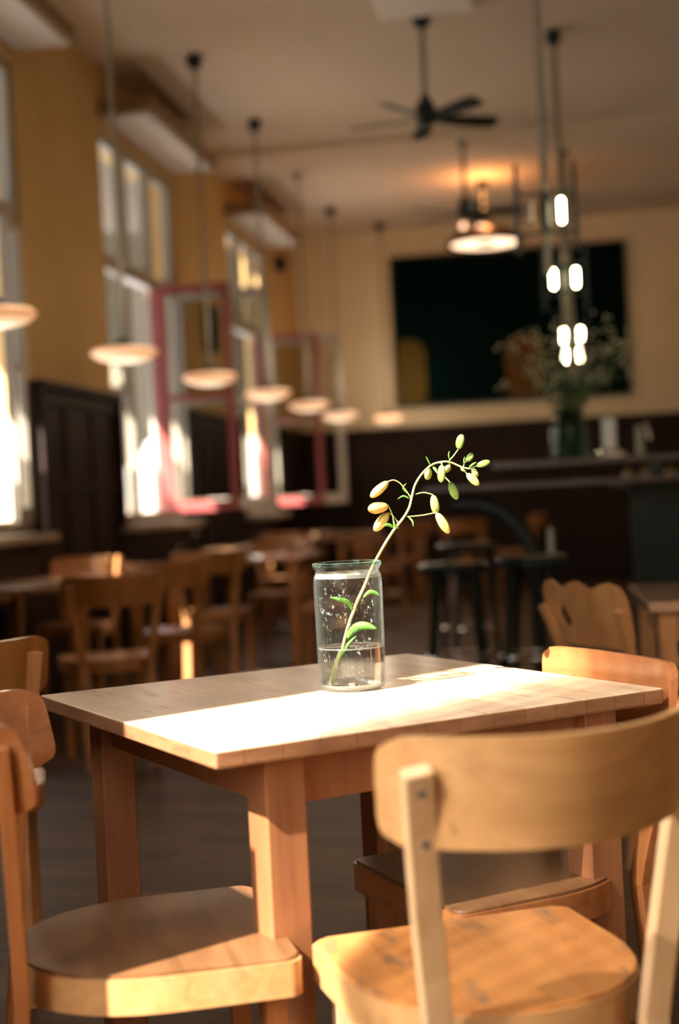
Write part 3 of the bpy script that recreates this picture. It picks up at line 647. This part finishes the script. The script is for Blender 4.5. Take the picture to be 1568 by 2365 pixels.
# ------------------------------------------------------------------ painting and wall speakers
def paint_mat():
    m, ns, ls = mat('dark_painting'); b = bsdf(ns); setp(b, rough=.7, spec=.02)
    t = ns.new('ShaderNodeTexCoord'); sp_ = ns.new('ShaderNodeSeparateXYZ'); ls.new(t.outputs['Generated'], sp_.inputs[0])
    c = coords(ns, ls, (4, 1, 3), 'Generated'); n = noise(ns, ls, c, 1.6, 4, .6)
    def blob(cx, cz, rx, rz_):
        o_ = None
        for ax, cc, r_ in (('X', cx, rx), ('Z', cz, rz_)):
            s_ = ns.new('ShaderNodeMath'); s_.operation = 'SUBTRACT'; s_.inputs[1].default_value = cc; ls.new(sp_.outputs[ax], s_.inputs[0])
            d_ = ns.new('ShaderNodeMath'); d_.operation = 'DIVIDE'; d_.inputs[1].default_value = r_; ls.new(s_.outputs[0], d_.inputs[0])
            p_ = ns.new('ShaderNodeMath'); p_.operation = 'POWER'; p_.inputs[1].default_value = 4; a2 = ns.new('ShaderNodeMath'); a2.operation = 'ABSOLUTE'
            ls.new(d_.outputs[0], a2.inputs[0]); ls.new(a2.outputs[0], p_.inputs[0])
            if o_ is None: o_ = p_.outputs[0]
            else:
                q_ = ns.new('ShaderNodeMath'); q_.operation = 'ADD'; ls.new(o_, q_.inputs[0]); ls.new(p_.outputs[0], q_.inputs[1]); o_ = q_.outputs[0]
        z_ = ns.new('ShaderNodeMath'); z_.operation = 'MULTIPLY_ADD'; z_.inputs[1].default_value = 1.6; ls.new(n.outputs[0], z_.inputs[0]); ls.new(o_, z_.inputs[2])
        l_ = ns.new('ShaderNodeMath'); l_.operation = 'LESS_THAN'; l_.inputs[1].default_value = 1.6; ls.new(z_.outputs[0], l_.inputs[0]); return l_.outputs[0]
    col = mix(ns, ls, blob(.06, .2, .07, .26), (.0008, .006, .005), (.085, .055, .012)); col = mix(ns, ls, blob(.56, .2, .09, .24), col, (.11, .05, .015))
    ls.new(col, b.inputs['Base Color']); return m
pt = thing('painting', 'very large dark landscape-format painting with two ochre shapes, on the far wall', 'painting', (-.62, YF-.02, 2.98))
obj('canvas', MB().box((0, -.02, 0), (2.62, .03, 1.68)), paint_mat(), pt)
obj('picture_frame', MB().box((-1.325, -.02, 0), (.03, .05, 1.74)).box((1.325, -.02, 0), (.03, .05, 1.74)).box((0, -.02, .855), (2.62, .05, .03)).box((0, -.02, -.855), (2.62, .05, .03)), M['black'], pt)
for lab, y, z, h in (('tall slim black speaker on the pier, seen through the nearer red sash', 12.15, 2.62, .40), ('small black speaker under the farthest pelmet', 15.4, 3.70, .16)):
    s_ = thing('wall_speaker', lab, 'speaker', (XW+.06, y, z)); obj('cabinet', MB().box((0, 0, 0), (.10, .16, h), 0, .01), M['blackmetal'], s_); obj('bracket', MB().box((-.055, 0, 0), (.02, .06, .06)), M['blackmetal'], s_)

# ================================================================== BAR
YB = 7.2
bar = thing('bar_counter', 'long dark bar counter behind the jar on the right', 'bar', (0, YB, 0))
obj('counter_top', MB().box((1.35, .35, 1.225), (3.5, .36, .035), 0, .006), M['bar'], bar)
obj('ledge', MB().box((1.20, .0, 1.115), (3.85, .30, .032), 0, .008), M['bar'], bar)
obj('front_panel', MB().box((1.75, .32, .55), (2.9, .12, 1.1)), M['black'], bar)
for x in (.42, 1.0, 1.6): obj('post', MB().box((x, .15, 1.17), (.05, .05, .078)), M['black'], bar)
obj('foot_rail', MB().tube([(.35, .1, .2), (3.0, .1, .2)], .02, 12), M['pole'], bar)
arc = [(-.60, .02, 1.03), (-.48, .02, 1.03), (-.37, .02, .99), (-.28, .02, .91), (-.22, .02, .81), (-.20, .02, .68), (-.19, .02, .3), (-.19, .02, 0)]
obj('bent_support', MB().tube(smooth_path([Vector(p) for p in arc], 4), .038, 14), M['blackmetal'], bar)
obj('side_post', MB().box((-.115, -.1, .45), (.028, .028, .9)), M['pole'], bar)
def stool(label, x, y, z=.76, r=.175):
    t = thing('bar_stool', label, 'stool', (x, y, 0), random.random(), 'black bar stools')
    obj('seat', MB().lathe([(0, z), (r-.02, z), (r, z-.012), (r, z-.04), (r-.02, z-.05), (0, z-.05)], n=36), M['black'], t)
    for k in range(4): a_ = k*pi/2+.5; obj('leg', MB().tube([(.12*cos(a_), .12*sin(a_), z-.05), (.20*cos(a_), .20*sin(a_), 0)], .017, 10), M['black'], t)
    obj('foot_ring', MB().lathe([(.165+.011*cos(q), .31+.011*sin(q)) for q in [2*pi*k/8 for k in range(8)]], n=36, close=True), M['chrome'], t)
stool('black round bar stool nearest the jar, chrome foot ring', -.58, 6.85)
stool('black round bar stool on the right of the other, by the bent support', -.20, 6.78, .78)
stool('black bar stool farthest back behind the other two', -.62, 8.3, .80)
tb2 = thing('cafe_table', 'small brown table at the right edge beside the wavy-backed chair', 'table', (.59, 4.64, 0), rad(2))
obj('tabletop', MB().box((0, 0, .735), (.80, .80, .03), 0, .004), M['bgtop'], tb2)
for sx in (-1, 1):
    for sy in (-1, 1): obj('leg', MB().box((sx*.345, sy*.345, .36), (.05, .05, .72)), M['bgwood'], tb2)
    obj('apron', MB().box((sx*.345, 0, .675), (.02, .64, .09)), M['bgwood'], tb2); obj('apron', MB().box((0, sx*.345, .675), (.64, .02, .09)), M['bgwood'], tb2)
# things on the bar
va = thing('glass_vase', 'wide clear glass vase of water on the bar holding the wild bouquet', 'vase', (.0, YB+.35, 1.2425))
obj('vase_body', MB().lathe([(0, 0), (.095, 0), (.10, .01), (.10, .17), (.075, .20), (.07, .22), (.085, .25), (.08, .25), (.065, .22), (.07, .20), (.094, .168), (.094, .014), (0, .012)], n=40), M['vase'], va)
bq = thing('bouquet', 'loose wild bouquet of green stems and pale blossoms in the bar vase', 'bouquet', (.0, YB+.35, 1.2425))
mbs, mbl, mbb = MB(), MB(), MB()
for k in range(46):
    a_ = random.uniform(0, 2*pi); sp_r = random.uniform(.05, .34); h = random.uniform(.30, .66)*(1-.3*sp_r)
    if k % 5 == 0: sp_r = random.uniform(.28, .42); h = random.uniform(.5, .68)
    e = Vector((sp_r*cos(a_), sp_r*sin(a_), h+.05)); m_ = Vector((e.x*.35, e.y*.35, .32)); s0 = Vector((random.uniform(-.04, .04), random.uniform(-.04, .04), .03))
    P = smooth_path([s0, Vector((e.x*.1, e.y*.1, .22)), m_, e], 4); mbs.tube(P, .0028, 5)
    for q in range(8):
        p = P[random.randint(5, len(P)-1)]+Vector([random.gauss(0, .02) for _ in range(3)])
        d = Vector([random.gauss(0, 1) for _ in range(3)]).normalized()*random.uniform(.02, .045); s_ = d.cross(Vector((0, 0, 1))).normalized()*.008
        v = [mbl.b.verts.new(p), mbl.b.verts.new(p+d*.5+s_), mbl.b.verts.new(p+d), mbl.b.verts.new(p+d*.5-s_)]; mbl.b.faces.new(v)
    for q in range(7):
        p = e+Vector([random.gauss(0, .022) for _ in range(3)]); g = bmesh.ops.create_icosphere(mbb.b, subdivisions=1, radius=random.uniform(.005, .010), matrix=Matrix.Translation(p))
obj('stems', mbs, M['bouquet'], bq); o = obj('foliage', mbl, M['bouquet'], bq); o['kind'] = 'stuff'; o = obj('blossoms', mbb, M['bloom'], bq); o['kind'] = 'stuff'
cn = thing('candle_holder', 'silver candle holder with a pale candle to the right of the bar vase', 'candle', (.205, YB+.33, 1.2425))
obj('holder_base', MB().lathe([(0, 0), (.09, 0), (.085, .02), (.05, .03), (.045, .045), (0, .045)], n=28), M['chrome'], cn)
obj('candle', MB().lathe([(0, .045), (.038, .045), (.038, .20), (0, .20)], n=24), M['candle'], cn)
tp = thing('beer_tap', 'dark beer tap with a lever on the bar, right of the candle', 'tap', (.36, YB+.36, 1.2425))
obj('tap_body', MB().lathe([(0, 0), (.03, 0), (.022, .02), (.020, .15), (0, .16)], n=20), M['pole'], tp); obj('lever', MB().tube([(0, -.01, .13), (.03, -.03, .17), (.05, -.03, .08)], .01, 8), M['chrome'], tp)
ORD = ['first', 'second', 'third', 'fourth', 'fifth', 'sixth', 'seventh', 'eighth', 'ninth']
for k in range(9):
    x = .30+k*.085+(.04 if k > 1 else 0)
    b_ = thing('bottle', ORD[k]+' amber bottle from the left in the row under the raised bar shelf', 'bottle', (x, YB+.38, 1.101), 0, 'amber bottles under the bar shelf')
    obj('glass_body', MB().lathe([(0, 0), (.032, 0), (.034, .01), (.034, .05), (.016, .075), (.014, .10), (0, .10)], n=16), M['amber'], b_)
# shelf that carries them
obj('bottle_shelf', MB().box((1.0, .38, 1.09), (1.6, .14, .02)), M['bar'], bar)

# ================================================================== BACKGROUND TABLES AND CHAIRS
GT, GC = 'cafe tables along the window wall', 'cafe chairs along the window wall'
def bg_table(label, x, y, wx=.8, wy=.8, rz=0):
    t = thing('cafe_table', label, 'table', (x, y, 0), rz, GT)
    obj('tabletop', MB().box((0, 0, .735), (wx, wy, .03), 0, .004), M['bgtop'], t)
    for sx in (-1, 1):
        for sy in (-1, 1): obj('leg', MB().box((sx*(wx/2-.06), sy*(wy/2-.06), .36), (.055, .055, .72)), M['bgwood'], t)
        obj('apron', MB().box((sx*(wx/2-.06), 0, .68), (.02, wy-.175, .08)), M['bgwood'], t)
    return t
bg_table('sunlit table cut by the left photo edge, before the window', -2.66, 6.88, .8, 1.0)
bg_table('table just behind the empty chair with the sunlit stile', -2.10, 9.0, .9, .9)
bg_table('table under the nearer red window sash', -2.45, 10.9, .8, .9)
bg_table('table between the two red window sashes', -2.35, 12.7, .8, .9)
bg_table('table under the farther red window sash', -2.35, 14.5, .8, .9)
bg_table('farthest table, near the dark panelled back wall', -1.3, 15.2, .8, .8)
P0 = None
def bg_chair(label, x, y, deg):
    global P0
    if P0 is None:
        P0 = chair(label, (x, y, 0), rad(deg), bgm, GC, screws=False); return
    c = copy_tree(P0); c.location = (x, y, 0); c.rotation_euler = (0, 0, rad(deg)-pi/2); c['label'] = label
bg_chair('cafe chair with sunlit right stile, left of centre beyond the front table', -2.03, 7.12, 86)
bg_chair('cafe chair at far left beside the sunlit table, seat in shade', -2.02, 5.95, 118)
bg_chair('cafe chair at the left edge, nearest behind the front table', -1.46, 3.15, 112)
bg_chair('cafe chair on the wall side of the left-edge table', -2.8, 7.75, -90)
bg_chair('cafe chair pulled out right of the table behind the sunlit stile', -1.48, 8.75, 185)
bg_chair('cafe chair on the near side of the table behind the sunlit stile', -2.15, 8.35, 92)
bg_chair('cafe chair far side of that same second table', -2.05, 9.75, -88)
bg_chair('cafe chair right of the table under the nearer red sash', -1.78, 10.7, 178)
bg_chair('cafe chair behind the table under the nearer red sash', -2.4, 11.65, -90)
bg_chair('cafe chair right of the table between the two red sashes', -1.72, 12.6, 182)
bg_chair('cafe chair right of the table under the farther red sash', -1.74, 14.4, 176)
bg_chair('cafe chair before the farthest table', -1.08, 14.2, 92)
bg_chair('cafe chair right of the farthest table', -.62, 15.3, 180)
# little bottles on a table
for lab, x, y, h in (('small clear bottle on the table behind the left chairs', -2.37, 8.75, .16), ('short glass salt shaker beside the small clear bottle', -2.44, 8.62, .08)):
    b_ = thing('table_bottle', lab, 'bottle', (x, y, .75)); obj('glass_body', MB().lathe([(0, 0), (.028, 0), (.028, h*.6), (.012, h*.8), (.012, h), (0, h)], n=18), M['vase'], b_)
    obj('cap', MB().lathe([(0, h), (.016, h), (.016, h+.02), (0, h+.02)], n=14), M['chrome'], b_)

# a wooden divider added out of view to shade the left chair's seat
dv = thing('sun_blocker', 'low dark wooden divider added out of view to shade the lower left chair', 'blocker', uv(-.62, .30), A)
obj('panel', MB().box((0, -.01, .66), (.025, .64, 1.16)), M['brownleg'], dv)
for y in (-.335, .315): obj('post', MB().box((0, y, .64), (.05, .05, 1.28), 0, .004), M['brownleg'], dv)
